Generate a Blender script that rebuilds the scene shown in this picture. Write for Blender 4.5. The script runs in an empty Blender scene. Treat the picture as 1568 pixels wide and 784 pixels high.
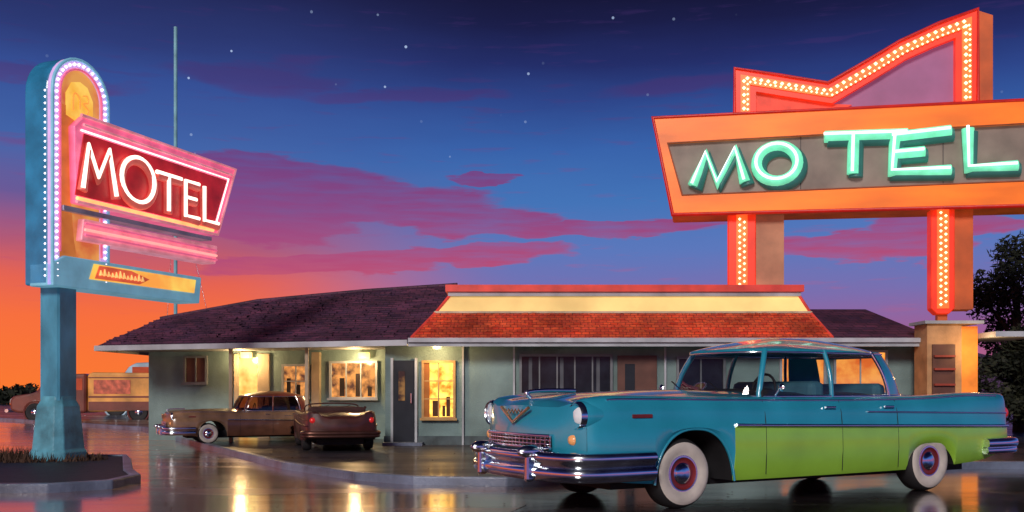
import bpy, math, random, bmesh
from mathutils import Vector, Matrix
random.seed(7)
sc=bpy.context.scene
COL=sc.collection
def L(v):
    v/=255.0
    return v/12.92 if v<=.04045 else ((v+.055)/1.055)**2.4
def C(r,g,b): return (L(r),L(g),L(b),1)

# ------------------------------------------------------------ materials
def mat(name,col,rough=.6,metal=0,emis=0,ecol=None,var=.25,vs=3.0,bump=0.0,bs=20,coat=0,spec=.5,stretch=(1,1,1),dirt=0):
    m=bpy.data.materials.new(name); m.use_nodes=True
    nt=m.node_tree; p=nt.nodes['Principled BSDF']
    tc=nt.nodes.new('ShaderNodeTexCoord'); mp=nt.nodes.new('ShaderNodeMapping')
    mp.inputs['Scale'].default_value=stretch
    nt.links.new(tc.outputs['Object'],mp.inputs[0])
    n=nt.nodes.new('ShaderNodeTexNoise'); n.inputs['Scale'].default_value=vs; n.inputs['Detail'].default_value=6
    nt.links.new(mp.outputs[0],n.inputs['Vector'])
    mr=nt.nodes.new('ShaderNodeMapRange'); mr.inputs[1].default_value=.3; mr.inputs[2].default_value=.7
    mr.inputs[3].default_value=1-var; mr.inputs[4].default_value=1+var
    nt.links.new(n.outputs[0],mr.inputs[0])
    mx=nt.nodes.new('ShaderNodeMix'); mx.data_type='RGBA'; mx.blend_type='MULTIPLY'; mx.inputs[0].default_value=1
    mx.inputs[6].default_value=col; nt.links.new(mr.outputs[0],mx.inputs[7])
    nt.links.new(mx.outputs[2],p.inputs['Base Color'])
    p.inputs['Roughness'].default_value=rough; p.inputs['Metallic'].default_value=metal
    if dirt:
        m2=nt.nodes.new('ShaderNodeMapRange'); m2.inputs[1].default_value=.35; m2.inputs[2].default_value=.7
        m2.inputs[3].default_value=rough; m2.inputs[4].default_value=rough+dirt
        nt.links.new(n.outputs[0],m2.inputs[0]); nt.links.new(m2.outputs[0],p.inputs['Roughness'])
    p.inputs['Coat Weight'].default_value=coat; p.inputs['Coat Roughness'].default_value=.06
    p.inputs['Specular IOR Level'].default_value=spec
    if emis:
        if ecol is None: nt.links.new(mx.outputs[2],p.inputs['Emission Color'])
        else: p.inputs['Emission Color'].default_value=ecol
        p.inputs['Emission Strength'].default_value=emis
    if bump:
        n2=nt.nodes.new('ShaderNodeTexNoise'); n2.inputs['Scale'].default_value=bs; n2.inputs['Detail'].default_value=5
        nt.links.new(mp.outputs[0],n2.inputs['Vector'])
        b=nt.nodes.new('ShaderNodeBump'); b.inputs['Strength'].default_value=bump; b.inputs['Distance'].default_value=.03
        nt.links.new(n2.outputs[0],b.inputs['Height']); nt.links.new(b.outputs[0],p.inputs['Normal'])
    return m
def shingle(name,c1,c2,cm,rh=.12,bw=.3,ms=.012):
    m=bpy.data.materials.new(name); m.use_nodes=True; nt=m.node_tree; p=nt.nodes['Principled BSDF']
    tc=nt.nodes.new('ShaderNodeTexCoord'); sp=nt.nodes.new('ShaderNodeSeparateXYZ'); cb=nt.nodes.new('ShaderNodeCombineXYZ')
    nt.links.new(tc.outputs['Object'],sp.inputs[0])
    wn=nt.nodes.new('ShaderNodeTexNoise'); wn.inputs['Scale'].default_value=4; wn.inputs['Detail'].default_value=4; nt.links.new(tc.outputs['Object'],wn.inputs['Vector'])
    wm=nt.nodes.new('ShaderNodeMath'); wm.operation='MULTIPLY_ADD'; wm.inputs[1].default_value=.07; nt.links.new(wn.outputs[0],wm.inputs[0]); nt.links.new(sp.outputs[0],wm.inputs[2])
    nt.links.new(wm.outputs[0],cb.inputs[0])
    mu=nt.nodes.new('ShaderNodeMath'); mu.operation='MULTIPLY'; mu.inputs[1].default_value=1.6
    nt.links.new(sp.outputs[2],mu.inputs[0])
    w2=nt.nodes.new('ShaderNodeMath'); w2.operation='MULTIPLY_ADD'; w2.inputs[1].default_value=.05; nt.links.new(wn.outputs[0],w2.inputs[0]); nt.links.new(mu.outputs[0],w2.inputs[2])
    nt.links.new(w2.outputs[0],cb.inputs[1])
    no=nt.nodes.new('ShaderNodeTexNoise'); no.inputs['Scale'].default_value=1.3; no.inputs['Detail'].default_value=8; nt.links.new(tc.outputs['Object'],no.inputs['Vector'])
    br=nt.nodes.new('ShaderNodeTexBrick'); br.inputs['Scale'].default_value=1
    br.inputs['Brick Width'].default_value=bw; br.inputs['Row Height'].default_value=rh; br.inputs['Mortar Size'].default_value=ms
    br.inputs['Mortar Smooth'].default_value=.6
    br.inputs['Color1'].default_value=c1; br.inputs['Color2'].default_value=c2; br.inputs['Mortar'].default_value=cm
    nt.links.new(cb.outputs[0],br.inputs['Vector'])
    mx=nt.nodes.new('ShaderNodeMix'); mx.data_type='RGBA'; mx.blend_type='MULTIPLY'; mx.inputs[0].default_value=.8
    mr=nt.nodes.new('ShaderNodeMapRange'); mr.inputs[1].default_value=.3; mr.inputs[2].default_value=.7; mr.inputs[3].default_value=.5; mr.inputs[4].default_value=1.6
    nt.links.new(no.outputs[0],mr.inputs[0]); nt.links.new(br.outputs[0],mx.inputs[6]); nt.links.new(mr.outputs[0],mx.inputs[7])
    nt.links.new(mx.outputs[2],p.inputs['Base Color']); p.inputs['Roughness'].default_value=.7
    b=nt.nodes.new('ShaderNodeBump'); b.inputs['Strength'].default_value=.7; b.inputs['Distance'].default_value=.03
    nt.links.new(br.outputs[0],b.inputs['Height']); nt.links.new(b.outputs[0],p.inputs['Normal'])
    return m
def lit(name,c1,c2,st,scale=3,stretch=(1,1,1)):
    m=bpy.data.materials.new(name); m.use_nodes=True; nt=m.node_tree; p=nt.nodes['Principled BSDF']
    tc=nt.nodes.new('ShaderNodeTexCoord'); mp=nt.nodes.new('ShaderNodeMapping'); mp.inputs['Scale'].default_value=stretch
    n=nt.nodes.new('ShaderNodeTexNoise'); n.inputs['Scale'].default_value=scale; n.inputs['Detail'].default_value=3
    r=nt.nodes.new('ShaderNodeValToRGB'); r.color_ramp.elements[0].position=.36; r.color_ramp.elements[1].position=.62
    r.color_ramp.elements[0].color=c1; r.color_ramp.elements[1].color=c2
    nt.links.new(tc.outputs['Object'],mp.inputs[0]); nt.links.new(mp.outputs[0],n.inputs['Vector'])
    nt.links.new(n.outputs[0],r.inputs[0]); nt.links.new(r.outputs[0],p.inputs['Emission Color'])
    p.inputs['Emission Strength'].default_value=st; p.inputs['Base Color'].default_value=(.02,.02,.02,1); p.inputs['Roughness'].default_value=.15
    return m
def glassm(name,tint):
    m=bpy.data.materials.new(name); m.use_nodes=True; nt=m.node_tree; nt.nodes.clear()
    o=nt.nodes.new('ShaderNodeOutputMaterial'); t=nt.nodes.new('ShaderNodeBsdfTransparent'); g=nt.nodes.new('ShaderNodeBsdfGlossy')
    f=nt.nodes.new('ShaderNodeLayerWeight'); f.inputs[0].default_value=.5; mx=nt.nodes.new('ShaderNodeMixShader')
    pw=nt.nodes.new('ShaderNodeMath'); pw.operation='POWER'; pw.inputs[1].default_value=4
    ma=nt.nodes.new('ShaderNodeMath'); ma.operation='MULTIPLY_ADD'; ma.inputs[1].default_value=.7; ma.inputs[2].default_value=.06
    t.inputs[0].default_value=tint; g.inputs['Roughness'].default_value=.03
    nt.links.new(f.outputs['Facing'],pw.inputs[0]); nt.links.new(pw.outputs[0],ma.inputs[0])
    nt.links.new(ma.outputs[0],mx.inputs[0]); nt.links.new(t.outputs[0],mx.inputs[1]); nt.links.new(g.outputs[0],mx.inputs[2]); nt.links.new(mx.outputs[0],o.inputs[0])
    return m
chrome=mat('chrome',(.74,.82,.90,1),.10,1,var=.08,dirt=.18)
black=mat('black_rubber',(.012,.012,.014,1),.7)
darkin=mat('dark_interior',(.01,.01,.013,1),.8)
white=mat('whitewall',(.60,.56,.50,1),.5,var=.15,vs=6)
maroon=mat('maroon_hub',(.18,.02,.02,1),.3)

# ------------------------------------------------------------ mesh helpers
def empty(name,loc=(0,0,0),rz=0,s=1,parent=None):
    e=bpy.data.objects.new(name,None); COL.objects.link(e); e.location=loc; e.rotation_euler=(0,0,rz)
    e.scale=(s,s,s) if not isinstance(s,tuple) else s
    if parent: e.parent=parent
    e.empty_display_size=.2
    return e
def mk(name,vs,fs,mats,parent=None,idx=None,smooth=False,ang=40):
    me=bpy.data.meshes.new(name); me.from_pydata([tuple(v) for v in vs],[],fs)
    if not isinstance(mats,(list,tuple)): mats=[mats]
    for m in mats: me.materials.append(m)
    if idx: 
        for p,i in zip(me.polygons,idx): p.material_index=i
    me.update()
    bm=bmesh.new(); bm.from_mesh(me); bmesh.ops.recalc_face_normals(bm,faces=bm.faces); bm.to_mesh(me); bm.free()
    if smooth:
        for p in me.polygons: p.use_smooth=True
        me.set_sharp_from_angle(angle=math.radians(ang))
    o=bpy.data.objects.new(name,me); COL.objects.link(o)
    if parent: o.parent=parent
    return o
def bev(o,w=.02,seg=2):
    b=o.modifiers.new('b','BEVEL'); b.width=w; b.segments=seg; b.limit_method='ANGLE'; return o
def box(name,x0,x1,y0,y1,z0,z1,m,parent=None,b=0):
    vs=[(x,y,z) for x in (x0,x1) for y in (y0,y1) for z in (z0,z1)]
    fs=[(0,1,3,2),(4,6,7,5),(0,4,5,1),(2,3,7,6),(0,2,6,4),(1,5,7,3)]
    o=mk(name,vs,fs,m,parent)
    if b: bev(o,b)
    return o
def prism(name,out,y0,y1,m,parent=None,b=0,axis='y'):
    n=len(out)
    if axis=='y': vs=[(x,y0,z) for x,z in out]+[(x,y1,z) for x,z in out]
    else: vs=[(x,y,y0) for x,y in out]+[(x,y,y1) for x,y in out]
    fs=[tuple(range(n)),tuple(range(2*n-1,n-1,-1))]+[(i,(i+1)%n,n+(i+1)%n,n+i) for i in range(n)]
    o=mk(name,vs,fs,m,parent)
    if b: bev(o,b)
    return o
def frame(name,outer,inner,y0,y1,m,parent):
    n=len(outer); vs=[]
    for y in (y0,y1):
        vs+=[(x,y,z) for x,z in outer]+[(x,y,z) for x,z in inner]
    fs=[]
    for i in range(n):
        j=(i+1)%n
        fs.append((i,j,n+j,n+i)); fs.append((2*n+i,3*n+i,3*n+j,2*n+j))
        fs.append((i,2*n+i,2*n+j,j)); fs.append((n+i,n+j,3*n+j,3*n+i))
    return mk(name,vs,fs,m,parent)
def tube(name,pls,r,m,parent=None,smooth=False,res=3):
    cu=bpy.data.curves.new(name,'CURVE'); cu.dimensions='3D'; cu.bevel_depth=r; cu.bevel_resolution=res; cu.use_fill_caps=True
    for pl in pls:
        cyc=False
        if pl[0]==pl[-1] and len(pl)>2: pl=pl[:-1]; cyc=True
        if smooth: pl=catm(pl,cyc)
        s=cu.splines.new('POLY'); s.points.add(len(pl)-1); s.use_cyclic_u=cyc; s.use_smooth=True
        for p,q in zip(s.points,pl): p.co=(q[0],q[1],q[2],1)
    cu.materials.append(m)
    o=bpy.data.objects.new(name,cu); COL.objects.link(o)
    if parent: o.parent=parent
    return o
def catm(pl,cyc=False,k=8):
    P=[Vector(p) for p in pl]; n=len(P); out=[]
    for i in range(n if cyc else n-1):
        if cyc: a,b,c,d=P[(i-1)%n],P[i],P[(i+1)%n],P[(i+2)%n]
        else: a,b,c,d=P[max(i-1,0)],P[i],P[i+1],P[min(i+2,n-1)]
        for j in range(k):
            t=j/k
            out.append(tuple(.5*((2*b)+(c-a)*t+(2*a-5*b+4*c-d)*t*t+(3*b-a-3*c+d)*t**3)))
    if not cyc: out.append(tuple(P[-1]))
    return out
def lathe(name,prof,mats,idx,parent,loc,axis='y',n=40,sgn=1):
    vs=[];fs=[];ii=[]
    k=len(prof)
    for a in range(n):
        th=2*math.pi*a/n
        for r,h in prof:
            if axis=='y': vs.append((loc[0]+r*math.cos(th),loc[1]+h*sgn,loc[2]+r*math.sin(th)))
            elif axis=='x': vs.append((loc[0]+h*sgn,loc[1]+r*math.cos(th),loc[2]+r*math.sin(th)))
            else: vs.append((loc[0]+r*math.cos(th),loc[1]+r*math.sin(th),loc[2]+h*sgn))
    for a in range(n):
        b=(a+1)%n
        for i in range(k-1):
            fs.append((a*k+i,a*k+i+1,b*k+i+1,b*k+i)); ii.append(idx[i])
    return mk(name,vs,fs,mats,parent,ii,True,50)
def bulbs(name,paths,sp,r,m,parent):
    vs=[];fs=[]
    base=[(0,0,1)]+[(math.cos(t*math.pi/3),math.sin(t*math.pi/3),.1) for t in range(6)]+[(0,0,-1)]
    for pl in paths:
        P=[Vector(p) for p in pl]; d=0; nxt=0
        for a,b in zip(P,P[1:]):
            l=(b-a).length
            while nxt<=d+l:
                c=a+(b-a)*((nxt-d)/l); o=len(vs)
                vs+=[(c.x+q[0]*r,c.y+q[1]*r,c.z+q[2]*r) for q in base]
                for t in range(6):
                    u=(t+1)%6
                    fs.append((o,o+1+t,o+1+u)); fs.append((o+7,o+1+u,o+1+t))
                nxt+=sp
            d+=l
    return mk(name,vs,fs,m,parent,smooth=True,ang=180)

# ------------------------------------------------------------ camera
H=1.18
cam=bpy.data.cameras.new('Camera'); co=bpy.data.objects.new('Camera',cam); COL.objects.link(co)
co.location=(0,0,H); co.rotation_euler=(math.radians(90),0,0)
cam.sensor_width=36; cam.lens=34.44; cam.shift_y=.1327; cam.clip_end=3000; sc.camera=co
sc.view_settings.view_transform='Standard'; sc.view_settings.look='None'; sc.view_settings.exposure=0

# ------------------------------------------------------------ sky (world)
w=bpy.data.worlds.new('World'); sc.world=w; w.use_nodes=True; nt=w.node_tree; nt.nodes.clear()
N=nt.nodes.new; LK=nt.links.new
def m_(op,*a,clamp=False):
    n=N('ShaderNodeMath'); n.operation=op; n.use_clamp=clamp
    for i,x in enumerate(a):
        if isinstance(x,(int,float)): n.inputs[i].default_value=x
        else: LK(x,n.inputs[i])
    return n.outputs[0]
def mrange(x,a,b,c=0,d=1,smooth=True):
    n=N('ShaderNodeMapRange'); n.interpolation_type='SMOOTHSTEP' if smooth else 'LINEAR'
    LK(x,n.inputs[0]); 
    for i,v in zip((1,2,3,4),(a,b,c,d)): n.inputs[i].default_value=v
    return n.outputs[0]
def mixc(f,a,b,bt='MIX'):
    n=N('ShaderNodeMix'); n.data_type='RGBA'; n.blend_type=bt
    for i,x in ((0,f),(6,a),(7,b)):
        if isinstance(x,(int,float,tuple)): n.inputs[i].default_value=x
        else: LK(x,n.inputs[i])
    return n.outputs[2]
def ramp(x,els):
    n=N('ShaderNodeValToRGB'); LK(x,n.inputs[0]); e=n.color_ramp.elements
    e[0].position=els[0][0]; e[0].color=els[0][1]; e[1].position=els[-1][0]; e[1].color=els[-1][1]
    for p,c in els[1:-1]:
        q=e.new(p); q.color=c
    return n.outputs[0]
tc=N('ShaderNodeTexCoord'); sp=N('ShaderNodeSeparateXYZ'); LK(tc.outputs['Generated'],sp.inputs[0])
az=m_('MULTIPLY',m_('ARCTAN2',sp.outputs[0],sp.outputs[1]),180/math.pi)
el=m_('MULTIPLY',m_('ARCSINE',sp.outputs[2]),180/math.pi)
def noise(sx,sy,scale=1,detail=6,off=0,rough=.55):
    cb=N('ShaderNodeCombineXYZ'); LK(m_('MULTIPLY',az,sx),cb.inputs[0]); LK(m_('MULTIPLY',el,sy),cb.inputs[1]); cb.inputs[2].default_value=off
    n=N('ShaderNodeTexNoise'); n.inputs['Scale'].default_value=scale; n.inputs['Detail'].default_value=detail; n.inputs['Roughness'].default_value=rough
    LK(cb.outputs[0],n.inputs['Vector']); return m_('SUBTRACT',n.outputs[0],.5)
n1=noise(.12,.5,1,5,0); n2=noise(.10,.5,1,6,9.3,.55)
az2=m_('ADD',az,m_('MULTIPLY',n1,9)); el2=m_('ADD',el,m_('MULTIPLY',n2,3.4))
elw=m_('ADD',el,m_('MULTIPLY',n2,1.2))
e40=m_('DIVIDE',elw,40)
warm=ramp(e40,[(0,C(252,122,48)),(4/40,C(248,112,62)),(6/40,C(230,100,82)),(8/40,C(182,90,116)),(10.5/40,C(106,90,152)),(13/40,C(68,102,170)),(16.5/40,C(54,80,150)),(18.5/40,C(46,60,120)),(21.8/40,C(34,38,84)),(1,C(14,14,40))])
cool=ramp(e40,[(0,C(200,100,112)),(3/40,C(160,94,146)),(5.5/40,C(124,110,174)),(8/40,C(92,120,188)),(11/40,C(68,116,184)),(14/40,C(56,98,170)),(16.5/40,C(46,70,138)),(18.5/40,C(36,46,104)),(20.5/40,C(27,30,72)),(21.8/40,C(23,24,58)),(1,C(10,11,34))])
wf=mrange(az,-17,1,1,0)
base=mixc(wf,cool,warm)
def blobs(L_):
    cur=None
    for px,py,rx,ry in L_:
        a=math.degrees(math.atan((px-784)/1500)); e=math.degrees(math.atan((600-py)/math.hypot(1500,px-784)))
        ra=rx/1500*57.3; re=ry/1500*57.3
        dx=m_('POWER',m_('DIVIDE',m_('SUBTRACT',az2,a),ra),2); dy=m_('POWER',m_('DIVIDE',m_('SUBTRACT',el2,e),re),2)
        v=m_('SUBTRACT',m_('SUBTRACT',1,dx),dy)
        cur=v if cur is None else m_('MAXIMUM',cur,v)
    return cur
b1=blobs([(430,275,170,34),(540,315,230,38),(720,338,150,30),(920,356,190,20),(380,335,170,34),(690,394,190,18),(500,408,190,20),(1330,378,140,26),(1480,340,130,20),(750,284,70,9)])
b2=blobs([(400,122,150,26),(620,148,150,14),(1060,130,140,22),(120,225,130,16),(60,120,120,14)])
ccol=ramp(m_('DIVIDE',el,40),[(0,C(232,98,78)),(5/40,C(208,88,104)),(7.5/40,C(178,78,122)),(10/40,C(144,74,132)),(13/40,C(114,66,130)),(17/40,C(72,50,112)),(1,C(20,15,50))])
wisp=noise(.25,2.4,1,5,4.0)
f1=m_('MULTIPLY',mrange(b1,0,.3),m_('ADD',.84,m_('MULTIPLY',wisp,1.3)),clamp=True)
f2=m_('MULTIPLY',mrange(b2,0,.8),.55)
streak=mrange(wisp,.06,.2,0,.28)
c0=mixc(m_('MULTIPLY',streak,mrange(el,1,9)),base,ccol)
c1=mixc(f2,c0,ccol); c2=mixc(f1,c1,ccol)
vo=N('ShaderNodeTexVoronoi'); vo.inputs['Scale'].default_value=50; LK(tc.outputs['Generated'],vo.inputs['Vector'])
st=m_('MULTIPLY',m_('LESS_THAN',vo.outputs['Distance'],.065),mrange(el,11,17))
sp2=N('ShaderNodeSeparateColor'); LK(vo.outputs['Color'],sp2.inputs[0])
st=m_('MULTIPLY',st,mrange(sp2.outputs[0],.4,1))
c3=mixc(m_('MULTIPLY',st,.8),c2,(.45,.58,.85,1))
fin=mixc(mrange(el,-2,0,1,0),c3,(.02,.02,.03,1))
bg=N('ShaderNodeBackground'); LK(fin,bg.inputs[0]); bg.inputs[1].default_value=1.0
ow=N('ShaderNodeOutputWorld'); LK(bg.outputs[0],ow.inputs[0])

sun=bpy.data.lights.new('sun','SUN'); so=bpy.data.objects.new('sun',sun); COL.objects.link(so)
sun.energy=2.0; sun.angle=math.radians(14); sun.color=(1,.9,.84)
so.rotation_euler=Vector((.30,1,-.5)).to_track_quat('-Z','Y').to_euler()

# ------------------------------------------------------------ ground
def wet(name,base,r0,r1,bump,spec=.6,coat=1,big=0,sx=.35):
    m=bpy.data.materials.new(name); m.use_nodes=True; nt=m.node_tree; p=nt.nodes['Principled BSDF']
    tc=nt.nodes.new('ShaderNodeTexCoord'); mp=nt.nodes.new('ShaderNodeMapping'); mp.inputs['Scale'].default_value=(sx,1,1)
    nt.links.new(tc.outputs['Object'],mp.inputs[0])
    n=nt.nodes.new('ShaderNodeTexNoise'); n.inputs['Scale'].default_value=.8; n.inputs['Detail'].default_value=6
    nt.links.new(mp.outputs[0],n.inputs['Vector'])
    mr=nt.nodes.new('ShaderNodeMapRange'); mr.inputs[1].default_value=.42; mr.inputs[2].default_value=.62; mr.inputs[3].default_value=r0; mr.inputs[4].default_value=r1
    nt.links.new(n.outputs[0],mr.inputs[0]); nt.links.new(mr.outputs[0],p.inputs['Roughness'])
    n3=nt.nodes.new('ShaderNodeTexNoise'); n3.inputs['Scale'].default_value=60; nt.links.new(tc.outputs['Object'],n3.inputs['Vector'])
    r=nt.nodes.new('ShaderNodeValToRGB'); r.color_ramp.elements[0].position=.3; r.color_ramp.elements[1].position=.75
    r.color_ramp.elements[0].color=tuple(x*.6 for x in base[:3])+(1,); r.color_ramp.elements[1].color=tuple(x*1.4 for x in base[:3])+(1,)
    nt.links.new(n3.outputs[0],r.inputs[0])
    n4=nt.nodes.new('ShaderNodeTexNoise'); n4.inputs['Scale'].default_value=1.6; n4.inputs['Detail'].default_value=7; nt.links.new(mp.outputs[0],n4.inputs['Vector'])
    m4=nt.nodes.new('ShaderNodeMapRange'); m4.inputs[1].default_value=.35; m4.inputs[2].default_value=.65; m4.inputs[3].default_value=1-big; m4.inputs[4].default_value=1+big
    nt.links.new(n4.outputs[0],m4.inputs[0])
    mx=nt.nodes.new('ShaderNodeMix'); mx.data_type='RGBA'; mx.blend_type='MULTIPLY'; mx.inputs[0].default_value=1
    nt.links.new(r.outputs[0],mx.inputs[6]); nt.links.new(m4.outputs[0],mx.inputs[7]); nt.links.new(mx.outputs[2],p.inputs['Base Color'])
    n2=nt.nodes.new('ShaderNodeTexNoise'); n2.inputs['Scale'].default_value=2.2; n2.inputs['Detail'].default_value=5; n2.inputs['Roughness'].default_value=.5
    nt.links.new(mp.outputs[0],n2.inputs['Vector'])
    b=nt.nodes.new('ShaderNodeBump'); b.inputs['Strength'].default_value=bump; b.inputs['Distance'].default_value=.012
    nt.links.new(n2.outputs[0],b.inputs['Height']); nt.links.new(b.outputs[0],p.inputs['Normal'])
    p.inputs['Specular IOR Level'].default_value=spec
    p.inputs['Coat Weight'].default_value=coat; p.inputs['Coat Roughness'].default_value=.13; p.inputs['Coat IOR'].default_value=1.6
    nt.links.new(b.outputs[0],p.inputs['Coat Normal'])
    return m
asph=wet('wet_asphalt',(.05,.04,.045,1),.12,.30,.3,1.0,1,.4)
glowpav=wet('wet_paving_warm_glow',(.27,.125,.085,1),.16,.34,.4,.9,.85,.45,.25)  # orange reflected light put into the base colour of wet paving
asph2=wet('apron_asphalt',(.03,.028,.036,1),.35,.6,.3,.4,.25,.4)
conc=mat('kerb_concrete',(.15,.19,.27,1),.35,var=.5,vs=2,bump=.3)
mk('ground',[(-900,-300,0),(900,-300,0),(900,1500,0),(-900,1500,0)],[(0,1,2,3)],asph)
mk('warm_glow_paving',[(-60,4,.004),(-.9,4,.004),(-.45,8,.004),(.15,10.2,.004),(.1,13,.004),(-12,34,.004),(-60,60,.004)],[(0,1,2,3,4,5,6)],glowpav)  # sheet added over the left ground to carry the painted warm glow
ed=[(-40,60),(-11.2,30),(-6.4,20.6),(-3.4,15.0),(-2.0,13.1),(-1.2,12.5),(-.1,12.35),(1.2,13.3),(3.6,14.9),(6,15.1),(40,15.6)]
out=ed+[(40,80),(-40,80)]
prism('parking_apron',out,-.1,.10,asph2,axis='z')
def kerb(name,pl,wd,z0,z1,m,closed=False):
    P=[Vector((a,b)) for a,b in pl]; vs=[];fs=[]; n=len(P)
    for i,p in enumerate(P):
        a=P[(i-1)%n] if (closed or i>0) else p; b=P[(i+1)%n] if (closed or i<n-1) else p
        t=(b-a).normalized(); nr=Vector((t.y,-t.x))*wd
        q=p+nr
        vs+=[(p.x,p.y,z0),(p.x,p.y,z1),(q.x,q.y,z1),(q.x,q.y,z0)]
    for i in range(n if closed else n-1):
        j=(i+1)%n
        for k in range(4):
            l=(k+1)%4; fs.append((i*4+k,i*4+l,j*4+l,j*4+k))
    return bev(mk(name,vs,fs,m),.02)
kerb('kerb',ed,.13,-.02,.115,conc)
isl=[(-14,11.3),(-5.4,11.5),(-4.95,11.9),(-4.95,12.7),(-5.4,13.6),(-6.2,15.6),(-6.6,16.6),(-14,17)]
prism('traffic_island',isl,-.05,.09,mat('island_soil',(.02,.018,.024,1),.6,var=.5,vs=6,bump=.6,bs=14),axis='z')
kerb('kerb',isl,.13,-.02,.115,conc,True)
def grass(name,cx,cy,rx,ry,n,h,z,m):
    vs=[];fs=[]
    for i in range(n):
        a=random.random()*6.28; r=math.sqrt(random.random()); x=cx+rx*r*math.cos(a); y=cy+ry*r*math.sin(a)
        hh=h*random.uniform(.3,1.3)*(1.15-r*.7); d=random.random()*6.28; l=random.uniform(-.5,.5)*hh
        o=len(vs); vs+=[(x-.012*math.cos(d),y-.012*math.sin(d),z),(x+.012*math.cos(d),y+.012*math.sin(d),z),(x+l,y+l*.5,z+hh)]; fs.append((o,o+1,o+2))
    return mk(name,vs,fs,m)
grass('grass',-8.0,15.7,1.5,.7,1800,.20,.09,mat('grass_blades',(.07,.035,.02,1),.8))
# fallen leaves scattered on the wet pavement
vs=[];fs=[]
for i in range(260):
    x=random.uniform(-10,4); y=random.uniform(7.5,17); 
    zz=.012 if y<12 else .112
    if 12<=y and x<-1.5-(y-12.5)*.62: zz=.012
    if x<-4.8 and y>11.2: continue
    s=random.uniform(.012,.03); d=random.random()*6.28; o=len(vs)
    vs+=[(x+s*math.cos(d),y+s*math.sin(d),zz),(x-s*.5*math.sin(d),y+s*.5*math.cos(d),zz+.008),(x-s*math.cos(d),y-s*math.sin(d),zz),(x+s*.5*math.sin(d),y-s*.5*math.cos(d),zz+.004)]
    fs.append((o,o+1,o+2,o+3))
mk('fallen_leaves',vs,fs,mat('leaf_litter',(.07,.035,.015,1),.7))

# ------------------------------------------------------------ left motel sign
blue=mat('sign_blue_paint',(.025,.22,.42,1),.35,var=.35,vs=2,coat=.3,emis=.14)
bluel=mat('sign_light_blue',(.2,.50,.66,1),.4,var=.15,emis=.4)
lil=mat('sign_lilac_neon',(.62,.42,.78,1),.4,var=.15,emis=.55)
ora=lit('sign_orange_panel',C(215,100,60),C(240,165,80),.85,2)
red=mat('sign_red_panel',(.45,.015,.02,1),.4,var=.4,vs=2,emis=.6)
pink=mat('sign_pink_neon',C(240,110,150),.4,var=.2,vs=4,emis=.62)
pink2=mat('sign_pink_soft',C(240,150,165),.4,var=.25,vs=4,emis=.5)
cream=mat('neon_cream',(1,.85,.7,1),.3,var=.05,emis=1.8)
rosy=mat('neon_rose',(1,.35,.3,1),.3,var=.05,emis=1.2)
bulbm=mat('bulb_white',(1,.9,1,1),.3,var=.0,emis=1.8)
sgn=empty('motel_sign',(-7.23,15.3,0),math.radians(70))
def arch(x0,x1,z0,zc,n=16):
    r=(x1-x0)/2; cx=(x0+x1)/2
    return [(x0,z0)]+[(cx-r*math.cos(math.pi*i/n),zc+r*1.02*math.sin(math.pi*i/n)) for i in range(n+1)]+[(x1,z0)]
cab=arch(0,1.23,2.86,5.93)
prism('cabinet',cab,.03,.5,blue,sgn,.03)
inn=arch(.17,1.06,3.1,5.93)
frame('cabinet_rim',cab,inn,-.04,.03,lil,sgn)
prism('cabinet_panel',inn,.0,.031,ora,sgn)
tube('rim_tube',[[(x,-.05,z) for x,z in arch(.02,1.21,2.9,5.93)]],.028,bluel,sgn)
tube('rim_tube_inner',[[(x,-.05,z) for x,z in arch(.17,1.06,3.4,5.93)]],.02,pink,sgn)
bulbs('cabinet_bulbs',[[(x,-.06,z) for x,z in arch(.095,1.135,3.0,5.93)]],.1,.03,bulbm,sgn)
bulbs('edge_bulbs',[[(-.0,.08,3.0),(0,.08,5.9)]],.1,.022,bulbm,sgn)
prism('crown_plate',[(.33,5.6),(.33,5.95),(.45,6.15),(.62,6.2),(.78,6.15),(.9,5.95),(.9,5.6),(.62,5.52)],-.02,-.001,lit('crown_plate_glow',C(245,170,50),C(255,205,90),1.0,3),sgn)
tube('crown_emblem',[catm([(.46,-.03,5.7),(.47,-.03,5.95),(.54,-.03,5.98),(.6,-.03,5.9),(.6,-.03,5.75)]),catm([(.66,-.03,5.98),(.76,-.03,6.0),(.78,-.03,5.9),(.68,-.03,5.86),(.78,-.03,5.78),(.74,-.03,5.68),(.66,-.03,5.7)])],.016,mat('emblem_orange',(.95,.35,.06,1),.3,emis=.9),sgn)
prism('swoosh',[(.17,3.1),(.62,3.1),(.5,3.6),(.42,4.4),(.45,5.2),(.62,5.75),(.17,5.75)],-.012,.0,mat('swoosh_orange',C(225,130,60),.5,emis=.5),sgn)
bx=[(.42,4.2),(4.0,4.22),(4.6,5.64),(.60,5.64),(.38,5.42)]
prism('motel_box',bx,-.14,.3,pink,sgn,.02)
bi=[(.38,4.32),(3.86,4.34),(4.30,5.34),(.56,5.34)]
prism('motel_panel',bi,-.16,-.14,red,sgn)
tube('motel_box_tube',[[(.5,-.16,5.62),(4.58,-.16,5.62),(4.0,-.16,4.23),(.4,-.16,4.22)]],.03,pink2,sgn)
tube('motel_box_tube_top',[[(.55,-.16,5.48),(4.45,-.16,5.48)]],.025,pink2,sgn)
tube('motel_box_tube_inner',[[(.5,-.16,5.38),(4.35,-.16,5.38),(3.9,-.16,4.31)]],.016,cream,sgn)
tube('motel_box_tube_low',[[(.4,-.17,4.27),(3.85,-.17,4.29)]],.03,mat('tube_amber',(1,.6,.2,1),.3,emis=1.0),sgn)
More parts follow.
